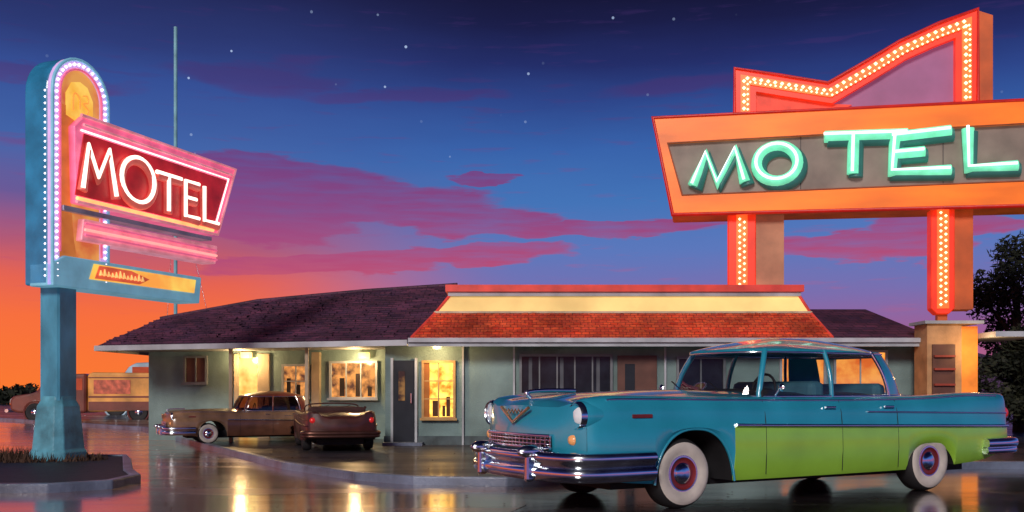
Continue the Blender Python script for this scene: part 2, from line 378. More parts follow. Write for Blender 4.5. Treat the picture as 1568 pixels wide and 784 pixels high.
def letters(y,dx=0,dz=0):
    P=lambda pts:[(a+dx,y,b+dz) for a,b in pts]
    O=[(1.72-.40*math.cos(t*math.pi/14),4.80+.38*math.sin(t*math.pi/14)) for t in range(28)]; O.append(O[0])
    return [P([(.46,4.42),(.58,5.14),(.80,4.66),(1.04,5.16),(1.20,4.42)]),P(O),P([(2.18,5.04),(2.84,5.04)]),P([(2.50,5.04),(2.50,4.40)]),
            P([(3.34,5.04),(2.96,5.04),(2.96,4.40),(3.34,4.40)]),P([(2.96,4.74),(3.26,4.74)]),P([(3.50,5.04),(3.50,4.40),(3.92,4.40)])]
tube('letters',letters(-.18,.03,-.02),.085,mat('letter_back',C(225,105,95),.4,emis=.45),sgn)
tube('letters_neon',letters(-.245,-.01,.02),.036,cream,sgn)
prism('pink_plate',[(.55,3.62),(4.0,3.66),(4.06,4.02),(.6,3.98)],-.12,.2,pink2,sgn,.02)
for i,z in enumerate((3.72,3.80,3.9)):
    tube('plate_tube_%d'%i,[[(.6,-.14,z),(4.0,-.14,z+.02)]],.022,pink if i!=1 else rosy,sgn)
prism('grey_rail',[(.2,4.05),(3.9,4.1),(3.9,4.17),(.2,4.13)],-.1,.15,mat('rail_grey',(.3,.35,.45,1),.4,emis=.1),sgn)
prism('blade',[(0.0,2.84),(3.56,2.86),(3.62,3.36),(.25,3.34),(.0,3.2)],-.08,.4,bluel,sgn,.02)
prism('blade_panel',[(.75,3.02),(3.38,3.04),(3.43,3.29),(.85,3.28)],-.10,-.08,lit('blade_yellow',C(250,160,60),C(252,212,90),1.0,1.5),sgn)
prism('blade_red_patch',[(.85,3.04),(1.9,3.05),(2.15,3.16),(1.7,3.26),(.95,3.26)],-.108,-.10,mat('blade_red',(.85,.13,.05,1),.4,var=.4,emis=.6),sgn)
scr=[]
x=.95
while x<2.0:
    h=random.uniform(.05,.12); scr.append([(x,-.118,3.10),(x+.02,-.118,3.10+h),(x+.05,-.118,3.11)]); x+=.09
tube('blade_script',scr,.014,mat('script_yellow',(1,.6,.2,1),.4,emis=.8),sgn)
pc=(.45,.26)
def loftsq(name,sts,m,parent,c,ch=.3):
    vs=[];fs=[]
    for z,a in sts:
        k=a*ch
        vs+=[(c[0]+x,c[1]+y,z) for x,y in [(-a,-a+k),(-a+k,-a),(a-k,-a),(a,-a+k),(a,a-k),(a-k,a),(-a+k,a),(-a,a-k)]]
    for i in range(len(sts)-1):
        for j in range(8):
            l=(j+1)%8; fs.append((i*8+j,i*8+l,i*8+8+l,i*8+8+j))
    fs.append(tuple(range(8))); fs.append(tuple(range(len(vs)-1,len(vs)-9,-1)))
    return mk(name,vs,fs,m,parent)
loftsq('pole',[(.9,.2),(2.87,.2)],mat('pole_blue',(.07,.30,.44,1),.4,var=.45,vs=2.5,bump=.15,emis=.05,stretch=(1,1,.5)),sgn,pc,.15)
bev(loftsq('pole_base',[(.08,.36),(.22,.36),(.26,.33),(.62,.3),(.95,.27),(1.05,.22),(1.12,.2)],mat('base_blue',(.10,.34,.44,1),.45,var=.5,vs=3,bump=.25),sgn,pc,.35),.015)

# mast
ms=empty('radio_mast',(-9.1,26.5,0))
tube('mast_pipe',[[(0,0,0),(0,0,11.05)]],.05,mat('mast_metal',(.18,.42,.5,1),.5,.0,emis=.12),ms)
tube('mast_guy',[[(0,0,7),(-1.2,2.2,0)],[(0,0,7),(1.0,2.2,0)]],.006,chrome,ms)
lathe('mast_foot',[(0,.0),(.2,.0),(.2,.25),(.08,.4),(0,.4)],[conc],[0]*4,ms,(0,0,.02),'z',12)

# ------------------------------------------------------------ right motel sign
sr=empty('motel_sign.001',(7.224,21,0),math.radians(-10))
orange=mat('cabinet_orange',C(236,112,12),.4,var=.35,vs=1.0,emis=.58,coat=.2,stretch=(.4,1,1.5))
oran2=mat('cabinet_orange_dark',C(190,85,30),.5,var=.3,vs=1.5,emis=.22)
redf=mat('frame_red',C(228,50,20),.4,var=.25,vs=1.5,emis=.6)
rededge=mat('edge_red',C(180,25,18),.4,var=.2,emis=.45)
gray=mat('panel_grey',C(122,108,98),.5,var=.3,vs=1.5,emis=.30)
mint=mat('letter_mint',C(110,220,175),.3,var=.25,vs=3,emis=.85)
mintl=mat('letter_mint_edge',C(220,252,240),.3,var=.05,emis=1.4)
mintd=mat('letter_back_teal',C(50,110,105),.5,var=.1,emis=.3)
warmb=mat('bulb_warm',(1,.78,.42,1),.3,var=0,emis=2.2)
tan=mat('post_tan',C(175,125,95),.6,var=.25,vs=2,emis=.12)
ob=[(-4.16,7.23),(5.4,7.23),(5.0,5.03),(-3.73,5.08)]
ib=[(-3.84,6.66),(4.9,6.76),(4.6,5.56),(-3.52,5.5)]
prism('cabinet_body',ob,.1,1.0,oran2,sr,.03)
frame('cabinet_border',ob,ib,-.1,.1,orange,sr)
prism('cabinet_panel',ib,.0,.098,gray,sr)
tube('cabinet_red_edge',[[(x,-.1,z) for x,z in ob+[ob[0]]]],.05,rededge,sr)
tube('cabinet_inner_edge',[[(x,-.09,z) for x,z in ib+[ib[0]]]],.025,mat('edge_brown',C(140,70,40),.5,emis=.2),sr)
for i,u in enumerate((-1.0,1.9)): box('panel_seam_%d'%i,u-.008,u+.008,-.006,.0,5.56,6.7,mat('seam_dark',(.06,.05,.05,1),.6),sr)
def arcO(cx,cz,rx,rz): 
    o=[(cx+rx*math.cos(t*math.pi/14),cz+rz*math.sin(t*math.pi/14)) for t in range(28)]; return o+[o[0]]
LRs=[[(-3.29,5.69),(-3.0,6.37),(-2.76,5.71),(-2.38,6.44),(-2.18,5.73)],arcO(-1.50,6.10,.43,.38),
    [(-.52,6.64),(1.16,6.62)],[(.08,6.62),(.06,5.82)],[(2.02,6.65),(.86,6.56)],[(.92,6.6),(.86,5.82),(2.02,5.82)],[(.90,6.20),(1.5,6.23)],
    [(2.36,6.68),(2.38,5.84),(3.32,5.86)]]
def sh(pls,dx,y,dz): return [[(a+dx,y,c+dz) for a,c in pl] for pl in pls]
tube('letters_back',sh(LRs,.07,-.04,-.06),.15,mintd,sr)
tube('letters_body',sh(LRs,0,-.12,0),.125,mint,sr)
tube('letters_tube',sh(LRs,-.03,-.235,.04),.032,mintl,sr)
oc=[(-2.39,7.2),(-2.39,8.29)]+[(-1.4,8.08),(-.42,7.86),(.4,8.30),(1.06,8.675),(1.85,9.01),(2.62,9.26),(2.62,7.2)]
ic=[(-1.93,7.2),(-1.93,7.76)]+[(-1.3,7.62),(-.33,7.42),(.53,7.9),(1.2,8.30),(1.8,8.55),(2.18,8.68),(2.18,7.2)]
def wrapframe(name,o_,i_,y0,y1,m):
    n=len(o_); vs=[]
    for y in (y0,y1): vs+=[(x,y,z) for x,z in o_]+[(x,y,z) for x,z in i_]
    fs=[]
    for i in range(n-1):
        j=i+1
        fs+=[(i,j,n+j,n+i),(2*n+i,3*n+i,3*n+j,2*n+j),(i,2*n+i,2*n+j,j),(n+i,n+j,3*n+j,3*n+i)]
    fs+=[(0,n,3*n,2*n),(n-1,2*n-1,4*n-1,3*n-1)]
    return mk(name,vs,fs,m,sr)
wrapframe('crown_frame',oc,ic,.12,.55,redf)
mid=[((a[0]+b[0])/2,(a[1]+b[1])/2) for a,b in zip(oc,ic)]
mo=[(a[0]*.72+b[0]*.28,a[1]*.72+b[1]*.28) for a,b in zip(oc,ic)]; mi=[(a[0]*.28+b[0]*.72,a[1]*.28+b[1]*.72) for a,b in zip(oc,ic)]
wrapframe('crown_bulb_strip',mo,mi,.09,.12,mat('strip_amber',C(240,100,40),.4,emis=.9))
bulbs('crown_bulbs',[[(x-.03,.06,z+.03) for x,z in mid]],.15,.045,warmb,sr)
bulbs('crown_bulbs_row',[[(x+.05,.06,z-.06) for x,z in mid]],.11,.03,warmb,sr)
tube('crown_edge',[[(x,.1,z) for x,z in oc]],.035,rededge,sr)
prism('crown_panel',[(-1.93,7.2),(-1.93,7.76),(-1.3,7.62),(-.33,7.42),(.53,7.9),(1.2,8.30),(1.8,8.55),(2.18,8.68),(2.18,7.2)],.3,.36,mat('crown_mauve',C(138,84,124),.5,var=.2,vs=.8,emis=.5),sr)
prism('crown_panel_red',[(-1.95,7.2),(-1.95,7.8),(-1.3,7.64),(-.33,7.44),(.1,7.4),(-.3,7.2)],.24,.29,mat('crown_red_low',C(205,60,36),.5,emis=.55),sr)
prism('crown_side',[(2.64,7.2),(2.64,9.24),(2.93,9.12),(2.93,7.2)],.16,.6,oran2,sr)
def post(nm,x0,x1,x2,z1,point):
    if point: o_=[(x0,z1+.12),(x0+.12,z1),(x1-.12,z1),(x1,z1+.12),(x1,5.1),(x0,5.1)]
    else: o_=[(x0,z1),(x1,z1),(x1,5.1),(x0,5.1)]
    prism(nm+'_front',o_,.14,.5,redf,sr,.02)
    c=(x0+x1)/2
    box(nm+'_strip',c-.12,c+.12,.115,.139,z1+.12,5.1,mat('strip_amber2',C(240,100,40),.4,emis=.9),sr)
    bulbs(nm+'_bulbs',[[(c-.05,.09,z1+.2),(c-.05,.09,5.0)],[(c+.05,.09,z1+.26),(c+.05,.09,5.0)]],.13,.035,warmb,sr)
    box(nm+'_column',x1+.003,x2,.2,.75,z1+.1,5.1,tan if not point else oran2,sr)
post('post_a',-2.53,-1.93,-1.33,2.95,False)
post('post_b',1.69,2.17,2.55,2.83,True)
box('post_b_pipe',1.85,2.05,.25,.45,2.1,2.84,oran2,sr)
box('post_c',4.2,4.7,.2,.6,0,5.1,oran2,sr)

# ------------------------------------------------------------ motel building
mb=empty('motel_building')
wall=mat('wall_teal_stucco',(.18,.27,.265,1),.75,var=.38,vs=1.0,bump=.35,bs=30)
wallc=mat('wall_cream',(.5,.4,.27,1),.7,var=.25,vs=2,bump=.2)
trim=mat('trim_paleblue',(.42,.46,.50,1),.5,var=.3,vs=1.5)
trimd=mat('trim_dark',(.02,.024,.035,1),.6,spec=.2)
rfd=shingle('roof_purple_shingles',C(98,54,80),C(68,42,70),C(30,20,36),.10,.26)
rfr=shingle('roof_orange_tiles',C(235,100,56),C(200,72,50),C(140,50,40),.085,.15,.009)
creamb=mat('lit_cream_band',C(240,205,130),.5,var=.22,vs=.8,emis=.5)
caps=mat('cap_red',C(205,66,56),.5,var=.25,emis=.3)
litw=lit('lit_window',C(185,95,12),C(255,210,90),2.4,5,(1,1,1))
litd=lit('dim_lit_window',C(80,50,42),C(235,155,80),1.2,5)
litor=lit('orange_lit_window',C(220,98,30),C(248,155,65),1.5,3)
dark=mat('window_dark',(.015,.02,.03,1),.2,var=.5,spec=.35)
brown=mat('door_brown',(.12,.05,.035,1),.5,var=.3)
box('office_walls',-2.59,8.3,20,27,0,2.12,wall,mb)
box('office_footing',-2.61,8.32,19.97,20.4,0,.28,mat('footing',(.08,.11,.12,1),.8,var=.4,bump=.3),mb)
def window(nm,x0,x1,z0,z1,y,gm,nx=1,nz=1,par=mb,fm=trim,fw=.05,sill=True):
    box(nm+'_pane',x0,x1,y-.022,y-.002,z0,z1,gm,par)
    box(nm+'_frame_t',x0-fw,x1+fw,y-.07,y-.001,z1,z1+fw,fm,par); box(nm+'_frame_b',x0-fw,x1+fw,y-.07,y-.001,z0-fw,z0,fm,par)
    box(nm+'_frame_l',x0-fw,x0,y-.068,y-.001,z0,z1,fm,par); box(nm+'_frame_r',x1,x1+fw,y-.068,y-.001,z0,z1,fm,par)
    for i in range(1,nx):
        x=x0+(x1-x0)*i/nx; box(nm+'_mullion_%d'%i,x-.014,x+.014,y-.05,y-.023,z0,z1,fm,par)
    for i in range(1,nz):
        z=z0+(z1-z0)*i/nz; box(nm+'_bar_%d'%i,x0,x1,y-.046,y-.0235,z-.012,z+.012,fm,par)
    if sill: box(nm+'_sill',x0-fw-.03,x1+fw+.03,y-.12,y-.071,z0-fw-.02,z0-fw+.03,fm,par)
trimg=mat('frame_grey',(.17,.19,.21,1),.5,var=.2)
box('office_door',-2.42,-1.98,19.95,19.998,.12,1.82,trimd,mb)
box('door_glass',-2.31,-2.18,19.935,19.949,1.0,1.6,lit('door_pane',C(20,25,40),C(190,140,80),.5,6),mb)
box('door_jamb_l',-2.47,-2.42,19.93,19.999,.1,1.87,trim,mb); box('door_jamb_r',-1.98,-1.93,19.93,19.999,.1,1.87,trim,mb)
box('door_step',-2.6,-1.8,19.6,19.96,.1,.16,conc,mb)
tube('door_handle',[[(-2.05,19.9,.95),(-2.05,19.9,1.15)]],.015,chrome,mb)
window('office_window',-1.79,-1.2,.67,1.77,20,litw,2,3,fm=mat('frame_yellow',C(190,150,90),.5),sill=True)
box('window_curtain',-1.79,-1.68,19.955,19.975,.67,1.77,mat('curtain',C(150,90,40),.8,emis=.3),mb)
for i,(xa,xb,zb_) in enumerate(((-1.62,-1.5,1.0),(-1.42,-1.36,.9),(-1.34,-1.26,1.08))): box('window_silhouette_%d'%i,xa,xb,19.972,19.977,.68,zb_,mat('silhouette',(.08,.03,.01,1),.8),mb)
window('lobby_windows',.2,2.0,1.16,1.9,20,dark,5,1,fm=trimg)
for i,x in enumerate((.34,.98,1.72)):
    box('lobby_curtain_%d'%i,x,x+.07,19.968,19.976,1.18,1.88,mat('curtain_grey',(.10,.11,.13,1),.8),mb)
box('side_door',2.15,2.95,19.95,19.998,.1,1.92,brown,mb); box('side_door_panel',2.3,2.5,19.935,19.949,.4,1.75,trimd,mb)
for i,x in enumerate((-1.02,.02,3.1)): box('downpipe_%d'%i,x,x+.04,19.93,19.98,.05,2.1,trim,mb)
window('diner_window_a',3.4,4.3,1.15,1.85,20,dark,2,1,fm=trimg)
window('diner_window_b',5.5,6.35,1.0,1.98,20,litor,2,1)
window('diner_window_c',6.6,7.6,1.0,1.98,20,litor,2,1)
box('fascia_front',-2.05,8.3,19.36,19.44,2.08,2.25,trim,mb)
box('soffit',-2.05,8.3,19.44,20.1,2.121,2.16,mat('soffit',(.2,.23,.24,1),.7),mb)
box('gutter',-2.05,8.3,19.30,19.358,2.16,2.24,mat('gutter',(.5,.53,.58,1),.4,var=.2),mb)
def strip3(nm,rows,m):
    vs=[];fs=[]
    for r in rows: vs+=r
    k=len(rows[0])
    for i in range(len(rows)-1):
        for j in range(k-1): fs.append((i*k+j,i*k+j+1,(i+1)*k+j+1,(i+1)*k+j))
    return mk(nm,vs,fs,m,mb)
strip3('mansard_tiles',[[(-1.99,23.5,2.25),(-1.99,19.4,2.25),(6.35,19.4,2.25),(6.35,23.5,2.25)],[(-1.56,23.5,2.82),(-1.56,20.2,2.82),(6.14,20.2,2.82),(6.14,23.5,2.82)]],rfr)
vs=[];fs=[]
for i in range(6):
    f0=i/6; xL=-1.97+.42*f0; xR=6.33-.20*f0; x=xL
    while x<xR:
        wd=random.uniform(.13,.24); x1=min(x+wd,xR); j=random.uniform(-.02,.025)
        f1=f0+.17; ya=19.4+.8*f0; za=2.25+.57*f0; yb=19.4+.8*f1; zb=2.25+.57*f1
        nx_=(-.58,.81)
        lift=.045+random.uniform(-.012,.018)
        o=len(vs); pts=[]
        for q in range(4):
            xx=x+(x1-x)*q/3; pts.append((xx,lift*(1 if q in (1,2) else .3)))
        for xx,hg in pts: vs.append((xx,ya+nx_[0]*hg+j*.8,za+nx_[1]*hg-j*.3))
        for xx,hg in pts: vs.append((xx,yb+nx_[0]*hg*.15,zb+nx_[1]*hg*.15))
        for xx,hg in pts: vs.append((xx,ya,za-.004))
        for q in range(3): fs+=[(o+q,o+q+1,o+5+q,o+4+q),(o+q,o+q+1,o+9+q,o+8+q)]
        x=x1
mk('tile_relief',vs,fs,rfr,mb)
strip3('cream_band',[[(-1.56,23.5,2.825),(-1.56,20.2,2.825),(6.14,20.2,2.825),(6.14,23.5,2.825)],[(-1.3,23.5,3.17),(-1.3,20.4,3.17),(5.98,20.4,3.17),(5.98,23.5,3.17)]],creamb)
box('band_rail',-1.6,6.17,20.13,20.19,2.80,2.84,mat('rail_cream',(.6,.5,.35,1),.5),mb)
box('cap_white',-1.33,6.0,20.34,23.6,3.17,3.26,trim,mb)
box('cap_red',-1.38,6.05,20.28,23.7,3.261,3.40,caps,mb)
box('roof_core',-1.5,6.1,20.6,26.5,2.1,3.0,trimd,mb)
tube('ridge_hips',[[(-1.99,19.4,2.26),(-1.56,20.2,2.83),(-1.3,20.38,3.18)],[(6.35,19.4,2.26),(6.14,20.2,2.83),(5.98,20.38,3.18)]],.03,caps,mb)
wg=empty('wing',(-8.9,24,0),math.atan2(-.2605,.9655),1,mb)
WL=6.6
box('wing_walls',0,WL,0,3.4,0,2.15,wall,wg)
window('wing_window_a',1.06,1.6,1.42,2.0,0,brown,2,1,wg,fm=trimg)
box('wing_door_lit',2.5,3.0,-.03,-.002,.12,2.0,lit('lit_door',C(228,150,65),C(255,225,130),1.5,2),wg)
box('wing_door_frame_l',2.38,2.5,-.06,-.001,.1,2.08,wallc,wg); box('wing_door_frame_r',3.0,3.3,-.06,-.001,.1,2.08,wallc,wg)
window('wing_window_b',3.68,4.3,1.08,1.78,0,litd,2,2,wg)
window('wing_window_c',4.9,6.0,1.06,1.84,0,litd,3,1,wg)
for i,(xa,xb,zt_) in enumerate(((3.75,3.85,1.5),(4.0,4.1,1.35),(5.1,5.22,1.5),(5.5,5.62,1.6),(5.8,5.9,1.3))): box('sil_%d'%i,xa,xb,-.030,-.0235,1.08,zt_,mat('silhouette2',(.03,.02,.02,1),.8),wg)
box('wing_pier',4.42,4.62,-.1,-.001,.05,2.1,wallc,wg)
for i,(x,zz) in enumerate(((2.75,2.06),(5.75,2.02))):
    box('sconce_%d'%i,x-.12,x+.12,-.2,-.061,zz-.08,zz+.06,lit('sconce_glow',C(255,170,80),C(255,220,140),3.5,2),wg,.02)
E=[(-9.3,22,2.22),(-7.2,21.28,2.22),(-4.6,20.39,2.22),(-1.5,19.42,2.22)]
R=[(-8.8,24.5,3.01),(-6.5,25,3.50),(-3.73,25,3.76),(-1.37,24.5,3.86)]
B=[(-8.9,28,2.22),(-6.5,28,2.22),(-3.7,28,2.22),(-1,28,2.22)]
vs=E+R+B; fs=[]
for i in range(3): fs+=[(i,i+1,5+i,4+i),(4+i,5+i,9+i,8+i)]
fs+=[(0,4,8),(3,7,11)]
mk('wing_roof',vs,fs,rfd,mb)
vs=[];fs=[]
for k in range(1400):
    u=random.random()*3; i=min(2,int(u)); t=u-i; v=int(random.uniform(1,24))/25
    e0=Vector(E[i]).lerp(Vector(E[i+1]),t); r0=Vector(R[i]).lerp(Vector(R[i+1]),t)
    du=(Vector(E[i+1])-Vector(E[i])).normalized(); dv=(r0-e0).normalized(); nn=du.cross(dv).normalized()
    p=e0.lerp(r0,v); wd=random.uniform(.15,.45); hh=.14
    o=len(vs); lf=random.uniform(.025,.045); vs+=[p+nn*lf,p+du*wd+nn*lf,p+du*wd+dv*hh+nn*.006,p+dv*hh+nn*.006,p-nn*.002,p+du*wd-nn*.002]
    fs+=[(o,o+1,o+2,o+3),(o,o+1,o+5,o+4)]
mk('shingle_relief',vs,fs,rfd,mb)
def beam(nm,a,b,wd,h0,h1,m,par):
    a=Vector(a);b=Vector(b);t=(b-a).normalized();n=Vector((t.y,-t.x))*wd
    vs=[(a.x,a.y,h0),(b.x,b.y,h0),(b.x+n.x,b.y+n.y,h0),(a.x+n.x,a.y+n.y,h0),(a.x,a.y,h1),(b.x,b.y,h1),(b.x+n.x,b.y+n.y,h1),(a.x+n.x,a.y+n.y,h1)]
    return mk(nm,vs,[(0,1,2,3),(4,5,6,7),(0,1,5,4),(1,2,6,5),(2,3,7,6),(3,0,4,7)],m,par)
beam('wing_fascia',(-9.32,22.0),(-2.06,19.5),.07,2.1,2.215,trim,mb)
beam('wing_fascia_side',(-8.95,28.0),(-9.33,22.0),.06,2.1,2.215,trim,mb)
mk('wing_soffit',[(-9.28,22.02,2.15),(-1.6,19.46,2.15),(-1.6,23,2.15),(-8.9,25,2.15)],[(0,1,2,3)],mat('wing_soffit',(.2,.22,.22,1),.7),mb)
tube('wing_ridge',[R],.05,rfd,mb)
for i,(x,y) in enumerate(((-6.05,21.05),(-4.3,20.5))): box('porch_post_%d'%i,x-.035,x+.035,y,y+.07,.1,2.15,wallc,mb)
vs=[(6.0,19.45,2.24),(8.45,19.45,2.24),(8.3,23,3.12),(5.6,23,3.12),(8.45,27,2.24),(6,27,2.24)]
mk('right_roof',vs,[(0,1,2,3),(3,2,4,5),(1,4,2)],rfd,mb)
anx=mat('annex_cream',C(190,145,100),.7,var=.3,bump=.2)
box('annex_wall',8.05,8.72,19.0,19.6,0,2.50,anx,mb)
box('annex_side',8.722,9.08,19.1,19.6,0,2.46,mat('annex_lamplit',C(225,130,45),.7,var=.25,emis=.35),mb)  # orange lamp light put into this face's colour and emission
box('annex_niche',8.14,8.58,18.96,18.999,.9,2.1,brown,mb)
for i,z in enumerate((1.3,1.6,1.85)): box('annex_shelf_%d'%i,8.16,8.56,18.90,18.959,z,z+.04,mat('shelf_red',C(150,60,45),.6),mb)
box('annex_cap',7.98,9.12,18.92,19.7,2.501,2.56,trim,mb)
box('annex_canopy',9.085,10.1,18.4,20.4,2.22,2.32,trim,mb)
box('annex_canopy_post',9.95,10.03,18.5,18.58,0,2.22,trim,mb)
def plight(nm,loc,e,col=(1,.62,.28),r=.08):
    l=bpy.data.lights.new(nm,'POINT'); l.energy=e; l.color=col; l.shadow_soft_size=r
    o=bpy.data.objects.new(nm,l); COL.objects.link(o); o.location=loc; o.parent=mb
plight('porch_light_a',(-6.35,22.9,1.95),55); plight('porch_light_b',(-3.55,22.1,1.9),50)
plight('office_light',(-1.5,19.6,2.0),30); plight('annex_light',(8.9,18.6,2.0),14)
box('office_lamp',-1.58,-1.42,19.55,19.65,2.04,2.1,lit('lamp_glow',C(255,190,100),C(255,220,150),4,2),mb)

# ------------------------------------------------------------ vehicles
def herm(x,pts):
    if x<=pts[0][0]: return pts[0][1]
    if x>=pts[-1][0]: return pts[-1][1]
    def sl(k):
        if k<=0: return (pts[1][1]-pts[0][1])/(pts[1][0]-pts[0][0])
        if k>=len(pts)-1: return (pts[-1][1]-pts[-2][1])/(pts[-1][0]-pts[-2][0])
        a=(pts[k][1]-pts[k-1][1])/(pts[k][0]-pts[k-1][0]); b=(pts[k+1][1]-pts[k][1])/(pts[k+1][0]-pts[k][0])
        return 0 if a*b<=0 else 2*a*b/(a+b)
    for i in range(len(pts)-1):
        if pts[i][0]<=x<=pts[i+1][0]:
            x0,y0=pts[i];x1,y1=pts[i+1];h=x1-x0;t=(x-x0)/h
            m0=sl(i)*h;m1=sl(i+1)*h
            return (2*t**3-3*t*t+1)*y0+(t**3-2*t*t+t)*m0+(-2*t**3+3*t*t)*y1+(t**3-t*t)*m1
XF,XR=-1.06,4.92
wP=[(-1.06,.90),(-.98,.935),(-.8,.95),(0,.955),(2,.965),(4,.95),(4.6,.91),(4.85,.86),(4.92,.80)]
zsP=[(-1.06,.985),(-.98,1.03),(-.75,1.055),(.8,1.04),(2,1.035),(3.2,1.045),(4.2,1.08),(4.85,1.07),(4.92,1.02)]
zcP=[(-1.06,.96),(-.96,1.02),(-.5,1.08),(.5,1.11),(1.0,1.10),(3.3,1.08),(4.2,1.03),(4.8,.95),(4.92,.88)]
zbP=[(-1.06,.40),(-.9,.30),(0,.24),(3,.25),(4.2,.30),(4.92,.42)]
ztP=[(-1.06,.76),(0,.77),(1,.75),(4.92,.68)]
def arch_z(x):
    z=0
    for c,hw,b,t in ((.12,.47,.2,.74),(3.43,.42,.15,.52)):
        d=abs(x-c)/hw
        if d<1: z=max(z,b+(t-b)*(1-d**2.4)**(1/2.0))
    return z
def bow(x,y,w_):
    k=max(0,1-(y/w_)**2); f=min(1,max(0,(-.2-x)/.85))**2; g=min(1,max(0,(x-4.0)/.9))**2
    return x-.15*k*f+.12*k*g
def body(par,top,low,split=True):
    xs=set([XF,XR]); n=170
    for i in range(n+1): xs.add(round(XF+(XR-XF)*i/n,4))
    for c,hw in ((.12,.47),(3.43,.42)):
        for s in (-1,1):
            for d in (1.001,.999,.99,.97,.93,.88): xs.add(round(c+s*hw*d,5))
    xs=sorted(xs); rings=[];
    for x in xs:
        w_=herm(x,wP);zs=herm(x,zsP);zc=herm(x,zcP);zt=herm(x,ztP);zb=max(herm(x,zbP),arch_z(x)); zt=max(zt,zb+.015)
        h=[(0,zb),(w_*.85,zb),(w_-.035,zb),(w_-.01,zb+(zt-zb)*.12),(w_+.012,zb+(zt-zb)*.5),(w_+.006,zt-.0),(w_-.004,zt+.02),(w_-.012,zt+.45*(zs-zt)),(w_-.03,zt+.75*(zs-zt)),(w_-.06,zs-.03),(w_-.10,zs-.004),(w_-.16,zs),(w_-.24,zs-.02),(w_-.32,(zs+zc)/2-.025),(w_*.4,zc-.012),(w_*.2,zc-.002),(0,zc)]
        ring=[(bow(x,y,w_),y,z) for y,z in h]+[(bow(x,y,w_),-y,z) for y,z in h[-2:0:-1]]
        rings.append(ring)
    K=len(rings[0]); vs=[v for r in rings for v in r]; fs=[];ii=[]
    for i in range(len(rings)-1):
        xm=(xs[i]+xs[i+1])/2
        for j in range(K):
            l=(j+1)%K; fs.append((i*K+j,i*K+l,(i+1)*K+l,(i+1)*K+j))
            jj=j if j<16 else K-1-j
            if jj<2: ii.append(2)
            elif jj<5 and split and xm>.585: ii.append(1)
            elif jj>=13 and 1.15<xm<3.2: ii.append(2)
            else: ii.append(0)
    mk('body',vs,fs,[top,low,darkin],par,ii,True,35)
    for nm,x,s in (('nose',XF,-1),('tail',XR,1)):
        w_=herm(x,wP);zs=herm(x,zsP);zc=herm(x,zcP);zb=herm(x,zbP)
        tp=[(0,zc),(w_*.2,zc-.002),(w_*.4,zc-.012),(w_-.32,(zs+zc)/2-.025),(w_-.24,zs-.02),(w_-.16,zs),(w_-.10,zs-.004),(w_-.06,zs-.03),(w_-.03,zs-.09),(w_,.75)]
        tp=sorted(tp)
        vs=[];fs=[];nc=28;nr=12
        for a in range(nc+1):
            y=(-1+2*a/nc)*(w_+.003)
            zt_=tp[-1][1]
            for (y0,z0),(y1,z1) in zip(tp,tp[1:]):
                if y0<=abs(y)<=y1: zt_=z0+(z1-z0)*(abs(y)-y0)/max(1e-6,(y1-y0)); break
            for b in range(nr+1):
                v=b/nr; z=zb+(zt_-zb)*v
                vs.append((bow(x,y,w_)+s*.07*math.sin(math.pi*v)*(1-abs(y/w_)**4),y,z))
        for a in range(nc):
            for b in range(nr):
                o=a*(nr+1)+b; fs.append((o,o+1,o+nr+2,o+nr+1))
        mk(nm,vs,fs,[top],par,None,True,60)
def wheels(par,hub=chrome,wwall=white):
    prof=[(0,.055),(.05,.052),(.085,.035),(.10,.02),(.13,.02),(.15,.035),(.17,.03),(.20,.045),(.25,.052),(.29,.042),(.31,.02),(.33,-.03),(.33,-.15),(.3,-.19),(.12,-.19),(0,-.19)]
    idx=[0,0,0,1,1,0,2,2,2,3,3,3,3,3,3]
    for k,(x,s) in enumerate(((0.0,-1),(0,1),(3.42,-1),(3.42,1))):
        lathe('wheel_%d'%k,prof,[hub,maroon,wwall,black],idx,par,(x,s*.885,.33),'y',40,s)
def se(th,n):
    c=math.cos(th);s=math.sin(th)
    return (math.copysign(abs(c)**(2/n),c),math.copysign(abs(s)**(2/n),s))
